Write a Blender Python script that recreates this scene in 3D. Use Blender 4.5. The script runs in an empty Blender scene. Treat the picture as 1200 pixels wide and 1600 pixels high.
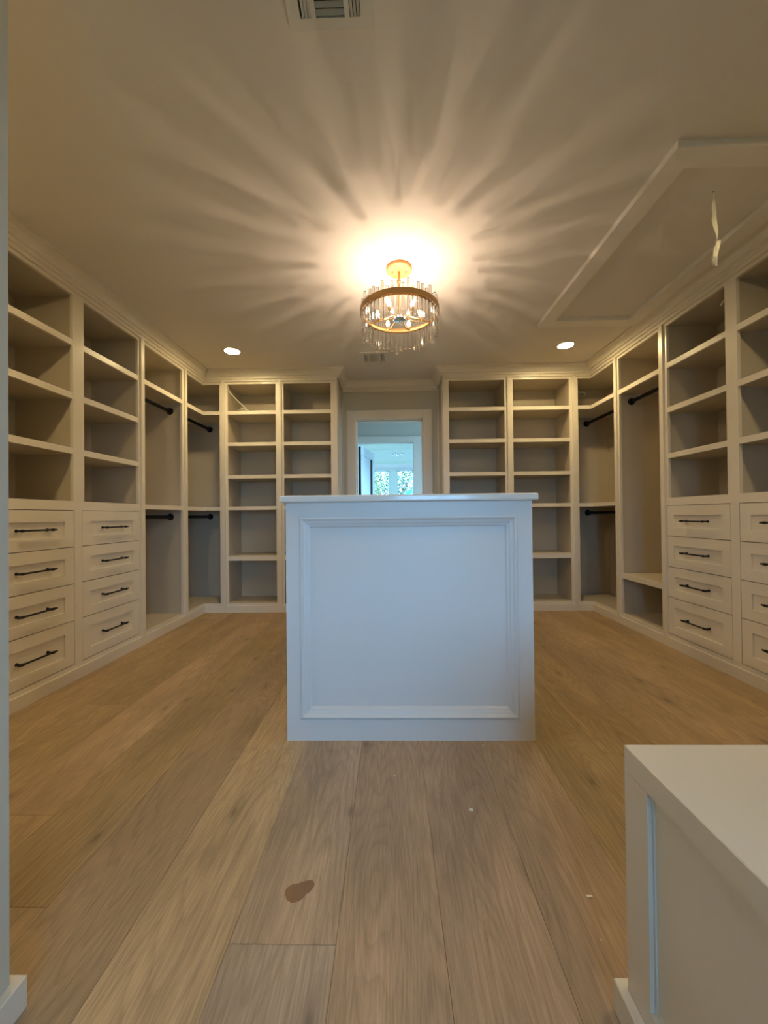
import bpy, bmesh, math, random
from math import sin, cos, pi, radians
from mathutils import Vector, Matrix

random.seed(7)
SC = bpy.context.scene
COL = SC.collection

# ------------------------------------------------------------------ camera
cam_d = bpy.data.cameras.new('camera')
cam = bpy.data.objects.new('camera', cam_d)
COL.objects.link(cam)
SC.camera = cam
cam_d.sensor_fit = 'HORIZONTAL'
cam_d.sensor_width = 36.0
cam_d.lens = 600.0 / 1200.0 * 36.0
cam_d.clip_start = 0.02
cam_d.clip_end = 200
CP, CR, CY = radians(0.5), radians(0.6), radians(1.15)
fw = Vector((-sin(CY) * cos(CP), cos(CY) * cos(CP), sin(CP)))
rt = Vector((cos(CY), sin(CY), 0))
up = rt.cross(fw)
rt2 = rt * cos(CR) - up * sin(CR)
up2 = up * cos(CR) + rt * sin(CR)
M3 = Matrix((rt2, up2, -fw)).transposed()
cam.matrix_world = Matrix.Translation((0, 0, 0.96)) @ M3.to_4x4()

# ------------------------------------------------------------------ sky, exposure
world = bpy.data.worlds.new('sky')
SC.world = world
world.use_nodes = True
bg = world.node_tree.nodes['Background']
bg.inputs['Color'].default_value = (0.29, 0.59, 1.0, 1)
bg.inputs['Strength'].default_value = 16.5
SC.view_settings.view_transform = 'Standard'
SC.view_settings.look = 'None'
SC.view_settings.gamma = 1
SC.view_settings.use_curve_mapping = False
SC.view_settings.exposure = 0.15
CHAND = 4.1       # watts of each candle bulb
DOWN = 250.0       # strength of the recessed lights
SC.cycles.max_bounces = 10
SC.cycles.diffuse_bounces = 5
SC.cycles.transparent_max_bounces = 24
SC.cycles.transmission_bounces = 10
SC.cycles.sample_clamp_indirect = 6.0


def portal(name, loc, rot, sx, sy):
    d = bpy.data.lights.new(name, 'AREA')
    d.shape = 'RECTANGLE'
    d.size = sx
    d.size_y = sy
    d.cycles.is_portal = True
    o = bpy.data.objects.new(name, d)
    o.location = loc
    o.rotation_euler = rot
    COL.objects.link(o)


portal('window_portal', (0.625, -1.49, 1.20), (radians(90), 0, 0), 1.25, 1.5)       # faces +Y (into the room behind)
portal('window_portal', (0.065, 11.2, 1.45), (radians(-90), 0, 0), 1.2, 1.7)
portal('window_portal', (3.99, 8.5, 1.15), (0, radians(90), 0), 1.7, 1.8)
portal('window_portal', (-3.99, 8.5, 1.15), (0, radians(-90), 0), 1.7, 1.8)  # daylight through the added side openings of the far room
portal('window_portal', (1.29, 5.0, 1.35), (0, radians(90), 0), 1.7, 0.8)

# ------------------------------------------------------------------ dimensions (metres)
XL, XR, YB = -1.895, 1.985, 3.84       # cabinet faces
DP = 0.38                              # cabinet depth
XWL, XWR, YW = XL - DP, XR + DP, YB + DP
CE = 2.43                              # ceiling
Y0 = 1.70                              # near end of the side cabinets


# ------------------------------------------------------------------ materials
def mat(name, color, rough=0.5, metal=0.0, bump=0.0, bscale=300.0, vary=0.0, coat=0.0):
    m = bpy.data.materials.new(name)
    m.use_nodes = True
    nt = m.node_tree
    b = nt.nodes['Principled BSDF']
    b.inputs['Base Color'].default_value = (*color, 1)
    b.inputs['Roughness'].default_value = rough
    b.inputs['Metallic'].default_value = metal
    b.inputs['Coat Weight'].default_value = coat
    tc = nt.nodes.new('ShaderNodeTexCoord')
    n = nt.nodes.new('ShaderNodeTexNoise')
    n.inputs['Scale'].default_value = bscale
    n.inputs['Detail'].default_value = 3
    nt.links.new(tc.outputs['Object'], n.inputs['Vector'])
    if bump:
        bp = nt.nodes.new('ShaderNodeBump')
        bp.inputs['Strength'].default_value = bump
        bp.inputs['Distance'].default_value = 0.001
        nt.links.new(n.outputs['Fac'], bp.inputs['Height'])
        nt.links.new(bp.outputs['Normal'], b.inputs['Normal'])
    if vary:
        n2 = nt.nodes.new('ShaderNodeTexNoise')
        n2.inputs['Scale'].default_value = 3.0
        nt.links.new(tc.outputs['Object'], n2.inputs['Vector'])
        mx = nt.nodes.new('ShaderNodeMix')
        mx.data_type = 'RGBA'
        mx.inputs[6].default_value = (*[c * (1 - vary) for c in color], 1)
        mx.inputs[7].default_value = (*[min(1, c * (1 + vary)) for c in color], 1)
        nt.links.new(n2.outputs['Fac'], mx.inputs[0])
        nt.links.new(mx.outputs[2], b.inputs['Base Color'])
    return m


def emit(name, color, strength):
    m = bpy.data.materials.new(name)
    m.use_nodes = True
    nt = m.node_tree
    nt.nodes.clear()
    e = nt.nodes.new('ShaderNodeEmission')
    e.inputs[0].default_value = (*color, 1)
    e.inputs[1].default_value = strength
    o = nt.nodes.new('ShaderNodeOutputMaterial')
    nt.links.new(e.outputs[0], o.inputs[0])
    return m


def glass_mix(name, trans, tint=(1, 1, 1), rough=0.0):
    """clear crystal: part refracting glass, part plain transparency"""
    m = bpy.data.materials.new(name)
    m.use_nodes = True
    nt = m.node_tree
    nt.nodes.clear()
    g = nt.nodes.new('ShaderNodeBsdfGlass')
    g.inputs['Color'].default_value = (*tint, 1)
    g.inputs['Roughness'].default_value = rough
    g.inputs['IOR'].default_value = 1.5
    t = nt.nodes.new('ShaderNodeBsdfTransparent')
    t.inputs['Color'].default_value = (*tint, 1)
    mx = nt.nodes.new('ShaderNodeMixShader')
    mx.inputs[0].default_value = trans
    o = nt.nodes.new('ShaderNodeOutputMaterial')
    nt.links.new(g.outputs[0], mx.inputs[1])
    nt.links.new(t.outputs[0], mx.inputs[2])
    nt.links.new(mx.outputs[0], o.inputs[0])
    return m


def bulb_glow(name, color, strength):
    """clear bulb glass whose bright filament makes it glow"""
    m = emit(name, color, strength)
    nt = m.node_tree
    e = [n for n in nt.nodes if n.type == 'EMISSION'][0]
    out = [n for n in nt.nodes if n.type == 'OUTPUT_MATERIAL'][0]
    t = nt.nodes.new('ShaderNodeBsdfTransparent')
    mx = nt.nodes.new('ShaderNodeMixShader')
    mx.inputs[0].default_value = 0.35
    nt.links.new(t.outputs[0], mx.inputs[1])
    nt.links.new(e.outputs[0], mx.inputs[2])
    nt.links.new(mx.outputs[0], out.inputs[0])
    return m


def oak_material():
    m = bpy.data.materials.new('oak_floorboards')
    m.use_nodes = True
    nt = m.node_tree
    N, L = nt.nodes, nt.links
    b = N['Principled BSDF']
    tc = N.new('ShaderNodeTexCoord')
    oi = N.new('ShaderNodeObjectInfo')
    off = N.new('ShaderNodeVectorMath')
    off.operation = 'MULTIPLY_ADD'
    comb = N.new('ShaderNodeCombineXYZ')
    for k in range(3):
        L.new(oi.outputs['Random'], comb.inputs[k])
    off.inputs[1].default_value = (31.0, 57.0, 13.0)
    L.new(comb.outputs[0], off.inputs[0])
    L.new(tc.outputs['Object'], off.inputs[2])

    def mapped(sx, sy):
        mp = N.new('ShaderNodeMapping')
        mp.inputs['Scale'].default_value = (sx, sy, 1)
        L.new(off.outputs[0], mp.inputs['Vector'])
        return mp

    def ramp(src, stops):
        r = N.new('ShaderNodeValToRGB')
        el = r.color_ramp.elements
        while len(el) < len(stops):
            el.new(0.5)
        for e, (p, v) in zip(el, stops):
            e.position = p
            e.color = (v, v, v, 1)
        L.new(src, r.inputs['Fac'])
        return r

    def mul(a, bb):
        x = N.new('ShaderNodeMix')
        x.data_type = 'RGBA'
        x.blend_type = 'MULTIPLY'
        x.inputs[0].default_value = 1
        L.new(a, x.inputs[6])
        L.new(bb, x.inputs[7])
        return x.outputs[2]

    # broad tone drifting along the board
    n1 = N.new('ShaderNodeTexNoise')
    n1.inputs['Scale'].default_value = 1
    n1.inputs['Detail'].default_value = 4
    L.new(mapped(7, 1.6).outputs[0], n1.inputs['Vector'])
    r1 = ramp(n1.outputs['Fac'], [(0.3, 0.80), (0.7, 1.14)])
    # fine fibres and pores
    n2 = N.new('ShaderNodeTexNoise')
    n2.inputs['Scale'].default_value = 1
    n2.inputs['Detail'].default_value = 5
    n2.inputs['Roughness'].default_value = 0.7
    L.new(mapped(230, 9).outputs[0], n2.inputs['Vector'])
    r2 = ramp(n2.outputs['Fac'], [(0.35, 0.78), (0.62, 1.12)])
    # cathedral figure: contour lines of a stretched noise
    n3 = N.new('ShaderNodeTexNoise')
    n3.inputs['Scale'].default_value = 1
    n3.inputs['Detail'].default_value = 1.5
    L.new(mapped(5.5, 0.75).outputs[0], n3.inputs['Vector'])
    ml = N.new('ShaderNodeMath')
    ml.operation = 'MULTIPLY'
    ml.inputs[1].default_value = 34.0
    L.new(n3.outputs['Fac'], ml.inputs[0])
    fr = N.new('ShaderNodeMath')
    fr.operation = 'FRACT'
    L.new(ml.outputs[0], fr.inputs[0])
    r3 = ramp(fr.outputs[0], [(0.0, 0.88), (0.5, 1.05), (0.9, 1.02), (1.0, 0.88)])
    # knots
    vo = N.new('ShaderNodeTexVoronoi')
    vo.voronoi_dimensions = '2D'
    vo.inputs['Scale'].default_value = 1
    L.new(mapped(4.6, 2.1).outputs[0], vo.inputs['Vector'])
    r4 = ramp(vo.outputs['Distance'], [(0.0, 0.50), (0.03, 0.66), (0.06, 0.88), (0.16, 1.0)])
    sep = N.new('ShaderNodeSeparateColor')
    L.new(vo.outputs['Color'], sep.inputs[0])
    gate = N.new('ShaderNodeMath')
    gate.operation = 'GREATER_THAN'
    gate.inputs[1].default_value = 0.58
    L.new(sep.outputs[0], gate.inputs[0])
    kn = N.new('ShaderNodeMix')
    kn.data_type = 'RGBA'
    kn.inputs[6].default_value = (1, 1, 1, 1)
    L.new(gate.outputs[0], kn.inputs[0])
    L.new(r4.outputs[0], kn.inputs[7])
    c = mul(oi.outputs['Color'], r1.outputs[0])
    c = mul(c, r2.outputs[0])
    c = mul(c, r3.outputs[0])
    c = mul(c, kn.outputs[2])
    L.new(c, b.inputs['Base Color'])
    b.inputs['Roughness'].default_value = 0.55
    bp = N.new('ShaderNodeBump')
    bp.inputs['Strength'].default_value = 0.25
    bp.inputs['Distance'].default_value = 0.0006
    L.new(n2.outputs['Fac'], bp.inputs['Height'])
    L.new(bp.outputs[0], b.inputs['Normal'])
    return m


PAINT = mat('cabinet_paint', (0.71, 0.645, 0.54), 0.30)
PAINT_SHADED = mat('cabinet_paint_shaded', (0.50, 0.435, 0.335), 0.42)  # same cabinet paint, darkened to carry the shade inside the bays
TRIM = mat('trim_paint', (0.71, 0.645, 0.54), 0.30)
WALLP = mat('wall_paint', (0.54, 0.51, 0.42), 0.7, bump=0.05, bscale=260)
HATCH = mat('hatch_paint', (0.77, 0.72, 0.65), 0.45)
CEIL = mat('ceiling_paint', (0.70, 0.65, 0.59), 0.8, bump=0.04, bscale=220)
WHITE = mat('white_paint', (0.78, 0.78, 0.76), 0.45, bump=0.05)
PALE = mat('pale_green_white_paint', (0.74, 0.82, 0.74), 0.6)
ISLAND = mat('island_paint', (0.76, 0.75, 0.74), 0.40)
STONE = mat('white_quartz', (0.82, 0.80, 0.77), 0.22, bump=0.0, vary=0.03, coat=0.3)
BLACK = mat('matte_black_metal', (0.012, 0.012, 0.016), 0.4, 0.6, bump=0.02)
DARK = mat('dark_cavity', (0.03, 0.028, 0.025), 0.9, bump=0.02)
GOLD = mat('brushed_gold', (0.50, 0.31, 0.12), 0.32, 1.0, bump=0.03)
COPPER = mat('satin_gold_canopy', (0.85, 0.42, 0.17), 0.5, 0.55, bump=0.02)
CHROME = mat('chrome_hub', (0.6, 0.62, 0.66), 0.2, 1.0, bump=0.01)
VENTM = mat('vent_white_metal', (0.64, 0.62, 0.56), 0.5, bump=0.02)
SLAT = mat('vent_blade_grey', (0.42, 0.42, 0.38), 0.5, bump=0.02)
CABLE = mat('white_cable_plastic', (0.85, 0.82, 0.74), 0.4, bump=0.02)
STRING = mat('masking_wrap', (0.80, 0.76, 0.64), 0.5, bump=0.5, bscale=120)
SILVERW = mat('silvery_wrap', (0.62, 0.60, 0.62), 0.3, 0.7, bump=0.6, bscale=150)
STAIN = mat('floor_stain_brown', (0.24, 0.125, 0.055), 0.25, bump=0.1, vary=0.35, bscale=80)
CHIP = mat('paint_chip_white', (0.8, 0.78, 0.74), 0.6, bump=0.1)
CRYSTAL = glass_mix('clear_crystal', 0.12)
PANE = glass_mix('window_glass', 0.85, (0.95, 1.0, 1.0))
BULB = bulb_glow('candle_bulb_glow', (1.0, 0.78, 0.50), 80.0)
BULB.cycles.emission_sampling = 'NONE'
LENS = emit('recessed_light_glow', (1.0, 0.77, 0.38), DOWN)
BARK = mat('bark', (0.15, 0.10, 0.06), 0.9, bump=0.5, bscale=40)
LEAF = mat('leaf_green', (0.10, 0.13, 0.022), 0.6, bump=0.1, vary=0.5)
LEAF2 = mat('leaf_dark_green', (0.055, 0.085, 0.018), 0.6, bump=0.1, vary=0.5)
GRASS = mat('lawn', (0.05, 0.09, 0.02), 0.9, bump=0.4, bscale=30, vary=0.3)
TEAL = mat('teal_canvas', (0.0, 0.45, 0.42), 0.8, bump=0.1)
OAK = oak_material()
SUBF = mat('subfloor_dark', (0.05, 0.035, 0.02), 0.95, bump=0.02)
DOORP = mat('door_paint_blue_white', (0.66, 0.72, 0.76), 0.4, bump=0.04)


# ------------------------------------------------------------------ helpers
class MB:
    """collects boxes, prisms and tubes, then links them as ONE mesh object"""

    def __init__(s):
        s.v, s.f = [], []

    def add(s, vs, fs):
        k = len(s.v)
        s.v += [tuple(p) for p in vs]
        s.f += [tuple(i + k for i in f) for f in fs]
        return s

    def box(s, a, b, c, d, e, f):
        x0, x1 = sorted((a, b))
        y0, y1 = sorted((c, d))
        z0, z1 = sorted((e, f))
        return s.add([(x0, y0, z0), (x1, y0, z0), (x1, y1, z0), (x0, y1, z0), (x0, y0, z1), (x1, y0, z1), (x1, y1, z1), (x0, y1, z1)],
                     [(0, 3, 2, 1), (4, 5, 6, 7), (0, 1, 5, 4), (1, 2, 6, 5), (2, 3, 7, 6), (3, 0, 4, 7)])

    def prism(s, poly, z0, z1):
        area = sum(poly[i][0] * poly[(i + 1) % len(poly)][1] - poly[(i + 1) % len(poly)][0] * poly[i][1] for i in range(len(poly)))
        if area < 0:
            poly = poly[::-1]
        n = len(poly)
        vs = [(x, y, z0) for x, y in poly] + [(x, y, z1) for x, y in poly]
        fs = [tuple(range(n - 1, -1, -1)), tuple(range(n, 2 * n))]
        fs += [(i, (i + 1) % n, (i + 1) % n + n, i + n) for i in range(n)]
        return s.add(vs, fs)

    def tube(s, pts, r, n=12, cap=True):
        pts = [Vector(p) for p in pts]
        rr = r if isinstance(r, (list, tuple)) else [r] * len(pts)
        vs, fs = [], []
        prev = None
        for i, p in enumerate(pts):
            a = pts[max(i - 1, 0)]
            b = pts[min(i + 1, len(pts) - 1)]
            t = (b - a).normalized()
            ref = prev if prev is not None else (Vector((0, 0, 1)) if abs(t.z) < 0.9 else Vector((1, 0, 0)))
            u = ref - t * ref.dot(t)
            if u.length < 1e-6:
                u = t.orthogonal()
            u.normalize()
            prev = u
            w = t.cross(u)
            for k in range(n):
                an = 2 * pi * k / n
                vs.append(p + (u * cos(an) + w * sin(an)) * rr[i])
        for i in range(len(pts) - 1):
            for k in range(n):
                k2 = (k + 1) % n
                fs.append((i * n + k, i * n + k2, (i + 1) * n + k2, (i + 1) * n + k))
        if cap:
            fs.append(tuple(range(n - 1, -1, -1)))
            m0 = (len(pts) - 1) * n
            fs.append(tuple(range(m0, m0 + n)))
        return s.add(vs, fs)

    def lathe(s, prof, cx=0, cy=0, n=40, close=False):
        vs, fs = [], []
        m = len(prof)
        for k in range(n):
            an = 2 * pi * k / n
            for r, z in prof:
                vs.append((cx + r * cos(an), cy + r * sin(an), z))
        rng = m if close else m - 1
        for k in range(n):
            k2 = (k + 1) % n
            for j in range(rng):
                j2 = (j + 1) % m
                fs.append((k * m + j, k2 * m + j, k2 * m + j2, k * m + j2))
        return s.add(vs, fs)

    def build(s, name, m, parent=None, bevel=0.0, smooth=False, seg=1):
        me = bpy.data.meshes.new(name)
        org = Vector((0, 0, 0))
        root = parent
        while root is not None:
            org += root.location
            root = root.parent
        me.from_pydata([Vector(p) - org for p in s.v], [], s.f)
        me.update()
        bm = bmesh.new()
        bm.from_mesh(me)
        bmesh.ops.recalc_face_normals(bm, faces=bm.faces)
        bm.to_mesh(me)
        bm.free()
        if m:
            me.materials.append(m)
        if smooth:
            for p in me.polygons:
                p.use_smooth = True
            me.set_sharp_from_angle(angle=radians(35))
        o = bpy.data.objects.new(name, me)
        COL.objects.link(o)
        if parent:
            o.parent = parent
        if bevel:
            md = o.modifiers.new('edge', 'BEVEL')
            md.width = bevel
            md.segments = seg
            md.limit_method = 'ANGLE'
        return o


def thing(name, label, cat, loc, group=None):
    o = bpy.data.objects.new(name, None)
    o.empty_display_size = 0.05
    COL.objects.link(o)
    o.location = loc
    tag(o, label, cat, group)
    return o


def tag(o, label, cat, group=None):
    o['label'] = label
    o['category'] = cat
    if group:
        o['group'] = group
    return o


def struct(name, mb, m, parent=None, **kw):
    o = mb.build(name, m, parent, **kw)
    if parent is None:
        o['kind'] = 'structure'
    return o


def center_origin(o):
    """move a mesh's origin to the middle of its base"""
    xs = [v.co for v in o.data.vertices]
    c = Vector(((min(p.x for p in xs) + max(p.x for p in xs)) / 2, (min(p.y for p in xs) + max(p.y for p in xs)) / 2, min(p.z for p in xs)))
    for v in o.data.vertices:
        v.co -= c
    o.location = o.location + c
    return o


# ================================================================== THE SETTING
ZT = CE + 0.12
fl = MB().box(-2.6, 2.7, -3.2, 4.3, -0.08, -0.0185)
floor = struct('floor', fl, SUBF)
# oak boards, each one an object: seams every 0.2425 m
PW = 0.2425
S0 = -0.1350
known = {-1: [0.865], -2: [1.58], -5: [1.23], -4: [0.94], -6: [1.96], 4: [1.56], 7: [1.84], 0: [-0.7, 3.1], 1: [-0.3, 3.3], 2: [-0.9, 2.9], -3: [2.75], 3: [0.2, 2.9]}
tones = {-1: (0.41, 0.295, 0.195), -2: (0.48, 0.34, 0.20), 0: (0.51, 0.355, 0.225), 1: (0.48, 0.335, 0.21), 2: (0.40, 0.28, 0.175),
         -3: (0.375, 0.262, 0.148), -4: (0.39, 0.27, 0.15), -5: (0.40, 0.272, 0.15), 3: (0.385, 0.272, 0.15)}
rb = random.Random(5)
for k in range(-9, 10):
    x0 = S0 + k * PW + (0 if k != -1 else 0)
    x1 = x0 + PW
    x0, x1 = max(x0, -2.29), min(x1, 2.38)
    j = sorted(known.get(k, [rb.uniform(0.2, 2.0)]))
    ys = list(j)
    while ys[0] > -3.0:
        ys.insert(0, ys[0] - 2.2)
    while ys[-1] < 4.2:
        ys.append(ys[-1] + rb.uniform(1.9, 2.4))
    for i in range(len(ys) - 1):
        a, b = max(ys[i], -3.0), min(ys[i + 1], 4.32)
        if b - a < 0.05:
            continue
        g = 0.0003
        cx, cy = (x0 + x1) / 2, (a + b) / 2
        e = MB()
        hx, hy, bv, t = (x1 - x0) / 2 - g, (b - a) / 2 - g, 0.0007, 0.018
        e.add([(cx - hx, cy - hy, -t), (cx + hx, cy - hy, -t), (cx + hx, cy + hy, -t), (cx - hx, cy + hy, -t),
               (cx - hx, cy - hy, -bv), (cx + hx, cy - hy, -bv), (cx + hx, cy + hy, -bv), (cx - hx, cy + hy, -bv),
               (cx - hx + bv, cy - hy + bv, 0), (cx + hx - bv, cy - hy + bv, 0), (cx + hx - bv, cy + hy - bv, 0), (cx - hx + bv, cy + hy - bv, 0)],
              [(0, 3, 2, 1), (0, 1, 5, 4), (1, 2, 6, 5), (2, 3, 7, 6), (3, 0, 4, 7), (4, 5, 9, 8), (5, 6, 10, 9), (6, 7, 11, 10), (7, 4, 8, 11), (8, 9, 10, 11)])
        p = e.build('floorboard', OAK, floor)
        center_origin(p)
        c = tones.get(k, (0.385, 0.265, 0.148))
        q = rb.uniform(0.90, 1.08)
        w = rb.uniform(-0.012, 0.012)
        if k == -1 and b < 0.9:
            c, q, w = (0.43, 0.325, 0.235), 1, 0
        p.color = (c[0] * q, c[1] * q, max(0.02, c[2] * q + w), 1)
# brown stain soaked into the middle board
poly = []
rs = random.Random(3)
for i in range(28):
    a = 2 * pi * i / 28
    r = 1 + 0.10 * sin(2 * a + 1) + 0.12 * sin(3 * a) + rs.uniform(-0.05, 0.05)
    poly.append((-0.2475 + 0.032 * r * cos(a), 0.988 + 0.028 * r * sin(a) + 0.008 * cos(a)))
MB().prism(poly, -0.0005, 0.0006).build('floor_stain', STAIN, floor)['label'] = 'small brown glue stain on the floorboards'

ceiling = struct('ceiling', MB().box(-2.45, 2.55, -3.15, 4.22, CE, ZT).box(-1.3, 1.3, 4.32, 5.66, CE, ZT), CEIL)

struct('wall_left', MB().box(XWL - 0.12, XWL, 0.735, YW + 0.1, 0, CE), WALLP)
struct('wall_right', MB().box(XWR, XWR + 0.12, -3.0, YW + 0.1, 0, CE), WALLP)
# back wall with the doorway
DX0, DX1, DZ = -0.384, 0.352, 2.015
struct('wall_back', MB().box(XWL, DX0 - 0.02, YW, YW + 0.1, 0, CE).box(DX1 + 0.02, XWR, YW, YW + 0.1, 0, CE).box(DX0 - 0.02, DX1 + 0.02, YW, YW + 0.1, DZ + 0.02, CE), WALLP)
# the wall by the entrance on the left (its corner cuts the left border) and its return
struct('wall_entrance', MB().box(-0.98, -0.748, -3.0, 0.735, 0, CE).box(XWL - 0.12, -0.98, 0.615, 0.735, 0, CE), WALLP)
o = struct('baseboard_left', MB().prism([(-0.748, -0.6), (-0.728, -0.6), (-0.728, 0.751), (-0.98, 0.751), (-0.98, 0.735), (-0.748, 0.735)], 0, 0.062), TRIM, bevel=0.0015)
# unseen wall added to narrow the daylight, and the room with the daylight window
struct('wall_front_added', MB().box(0.80, XWR, -0.72, -0.6, 0, CE).box(-0.748, 0.80, -0.72, -0.6, 2.15, CE), WALLP)
WY = -1.50
wa, wb, wc, wd = 0.0, 1.25, 0.45, 1.95
struct('wall_behind', MB().box(-2.45, wa, WY - 0.12, WY, 0, CE).box(wb, 2.5, WY - 0.12, WY, 0, CE).box(wa, wb, WY - 0.12, WY, 0, wc).box(wa, wb, WY - 0.12, WY, wd, CE), WALLP)
w = MB()
for x in (wa, (wa + wb) / 2 - 0.03, wb - 0.06):
    w.box(x, x + 0.06, WY - 0.10, WY - 0.04, wc, wd)
for q in ((wa + 0.06, (wa + wb) / 2 - 0.03), ((wa + wb) / 2 + 0.03, wb - 0.06)):
    w.box(q[0], q[1], WY - 0.10, WY - 0.04, wc, wc + 0.06).box(q[0], q[1], WY - 0.10, WY - 0.04, wd - 0.06, wd)
win = struct('window_1', w, WHITE)
MB().box(wa + 0.04, wb - 0.04, WY - 0.075, WY - 0.07, wc + 0.04, wd - 0.04).build('glass_pane', PANE, win)

# doorway casing
d = MB().box(DX0 - 0.02, DX0, YW - 0.002, YW + 0.102, 0, DZ).box(DX1, DX1 + 0.02, YW - 0.002, YW + 0.102, 0, DZ).box(DX0 - 0.02, DX1 + 0.02, YW - 0.002, YW + 0.102, DZ, DZ + 0.02)
door1 = struct('door_1', d, TRIM)
c = MB().box(DX0 - 0.098, DX0 - 0.004, YW - 0.02, YW - 0.001, 0, DZ + 0.10).box(DX1 + 0.004, DX1 + 0.098, YW - 0.02, YW - 0.001, 0, DZ + 0.10).box(DX0 - 0.004, DX1 + 0.004, YW - 0.02, YW - 0.001, DZ + 0.004, DZ + 0.10)
c.build('door_casing', TRIM, door1, bevel=0.002)
s = MB().box(DX0, DX0 + 0.012, YW + 0.045, YW + 0.08, 0, DZ).box(DX1 - 0.012, DX1, YW + 0.045, YW + 0.08, 0, DZ).box(DX0, DX1, YW + 0.045, YW + 0.08, DZ - 0.012, DZ)
s.build('door_stop', TRIM, door1)

# crown moulding, mitred run by run
PROF = [(0.0, 2.345), (0.012, 2.345), (0.022, 2.347), (0.022, 2.368), (0.034, 2.372), (0.037, 2.380), (0.044, 2.392), (0.056, 2.406), (0.074, 2.416), (0.084, 2.419), (0.084, CE), (0.0, CE)]


def sweep(path, prof, names, m):
    n = len(path)
    P = [Vector((a, b)) for a, b in path]
    nor = []
    for i in range(n - 1):
        dd = (P[i + 1] - P[i]).normalized()
        nor.append(Vector((dd.y, -dd.x)))
    off = []
    for i in range(n):
        if i == 0:
            off.append(nor[0])
        elif i == n - 1:
            off.append(nor[-1])
        else:
            b = nor[i - 1] + nor[i]
            off.append(b / (1 + nor[i - 1].dot(nor[i])))
    for i in range(n - 1):
        vs, fs, k = [], [], len(prof)
        for q in (i, i + 1):
            for o_, z in prof:
                p = P[q] + off[q] * o_
                vs.append((p.x, p.y, z))
        for j in range(k):
            j2 = (j + 1) % k
            fs.append((j, j2, k + j2, k + j))
        fs.append(tuple(range(k)))
        fs.append(tuple(range(2 * k - 1, k - 1, -1)))
        struct(names % (i + 1), MB().add(vs, fs), m)


XN0, XN1 = -0.536, 0.523              # the recess in front of the doorway
sweep([(XL, Y0), (XL, YB), (XN0, YB), (XN0, YW), (XN1, YW), (XN1, YB), (XR, YB), (XR, Y0)], PROF, 'trim_%d', TRIM)
struct('trim_8', MB().box(XN0, XN1, YW - 0.012, YW, 2.322, 2.345), TRIM)


# ================================================================== BUILT-IN CABINETS
def T(run):
    if run == 'L':
        return lambda u, v: (XL - v, u)
    if run == 'R':
        return lambda u, v: (XR + v, u)
    return lambda u, v: (u, YB + v)


def lbox(mb, t, u0, u1, v0, v1, z0, z1):
    a, b = t(u0, v0), t(u1, v1)
    return mb.box(a[0], b[0], a[1], b[1], z0, z1)


def rod(root, pts, flanges):
    r = MB().tube(pts, 0.0155, 14).build('hanging_rod', BLACK, root, smooth=True)
    for p, dr in flanges:
        p, dr = Vector(p), Vector(dr)
        MB().tube([p, p + dr * 0.004, p + dr * 0.012, p + dr * 0.028], [0.032, 0.032, 0.026, 0.021], 20).build('rod_flange', BLACK, r, smooth=True)


OT = 2.30
BT = 0.066      # top of the base rail
G = 0.012       # the lip of the face frame over the side panels


NTRIM = 9


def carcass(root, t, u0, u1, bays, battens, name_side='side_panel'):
    lbox(MB(), t, u0 + 0.002, u1 - 0.002, DP - 0.014, DP - 0.001, 0.005, 2.335).build('back_panel', PAINT_SHADED, root)
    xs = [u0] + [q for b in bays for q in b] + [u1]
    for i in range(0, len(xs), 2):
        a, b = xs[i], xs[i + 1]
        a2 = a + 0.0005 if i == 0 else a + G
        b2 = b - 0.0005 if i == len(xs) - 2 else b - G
        lbox(MB(), t, a2, b2, 0.019, DP - 0.014, 0.005, 2.335).build(name_side, PAINT_SHADED, root)
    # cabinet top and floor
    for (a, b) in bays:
        lbox(MB(), t, a - G, b + G, 0.019, DP - 0.014, 2.302, 2.335).build('top_panel', PAINT_SHADED, root)
        lbox(MB(), t, a - G, b + G, 0.019, DP - 0.014, 0.03, 0.088).build('bottom_panel', PAINT_SHADED, root)
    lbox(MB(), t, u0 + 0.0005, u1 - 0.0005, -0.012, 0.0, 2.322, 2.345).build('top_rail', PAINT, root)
    lbox(MB(), t, u0 + 0.0005, u1 - 0.0005, -0.012, 0.0, 0.0, BT).build('base_rail', PAINT, root)
    for bc in battens:      # thin vertical trim covering the joint between two cabinets
        global NTRIM
        NTRIM += 1
        struct('trim_%d' % NTRIM, lbox(MB(), t, bc - 0.017, bc + 0.017, -0.012, -0.0002, BT, 2.322), PAINT)


def frame(root, t, u0, u1, bays, extra=(), low=None):
    """face frame; low = drawer openings below the counter rail"""
    f = MB()
    xs = [u0 + 0.0005] + [q for b in bays for q in b] + [u1 - 0.0005]
    zlo = 1.010 if low else 0.0
    for i in range(0, len(xs), 2):
        lbox(f, t, xs[i], xs[i + 1], 0.0, 0.019, zlo, 2.345)
    for a, b in bays:
        lbox(f, t, a, b, 0.0, 0.019, OT, 2.345)
        if not low:
            lbox(f, t, a, b, 0.0, 0.019, 0.0, 0.09)
    if low:
        for a, b in bays:
            lbox(f, t, a, b, 0.0, 0.019, 1.010, 1.064)
        ys = [u0 + 0.0005] + [q for b in low for q in b] + [u1 - 0.0005]
        for i in range(0, len(ys), 2):
            lbox(f, t, ys[i], ys[i + 1], 0.0, 0.019, 0.0, 1.010)
        for a, b in low:
            lbox(f, t, a, b, 0.0, 0.019, 0.0, 0.092)
    return f.build('face_frame', PAINT, root)


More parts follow.
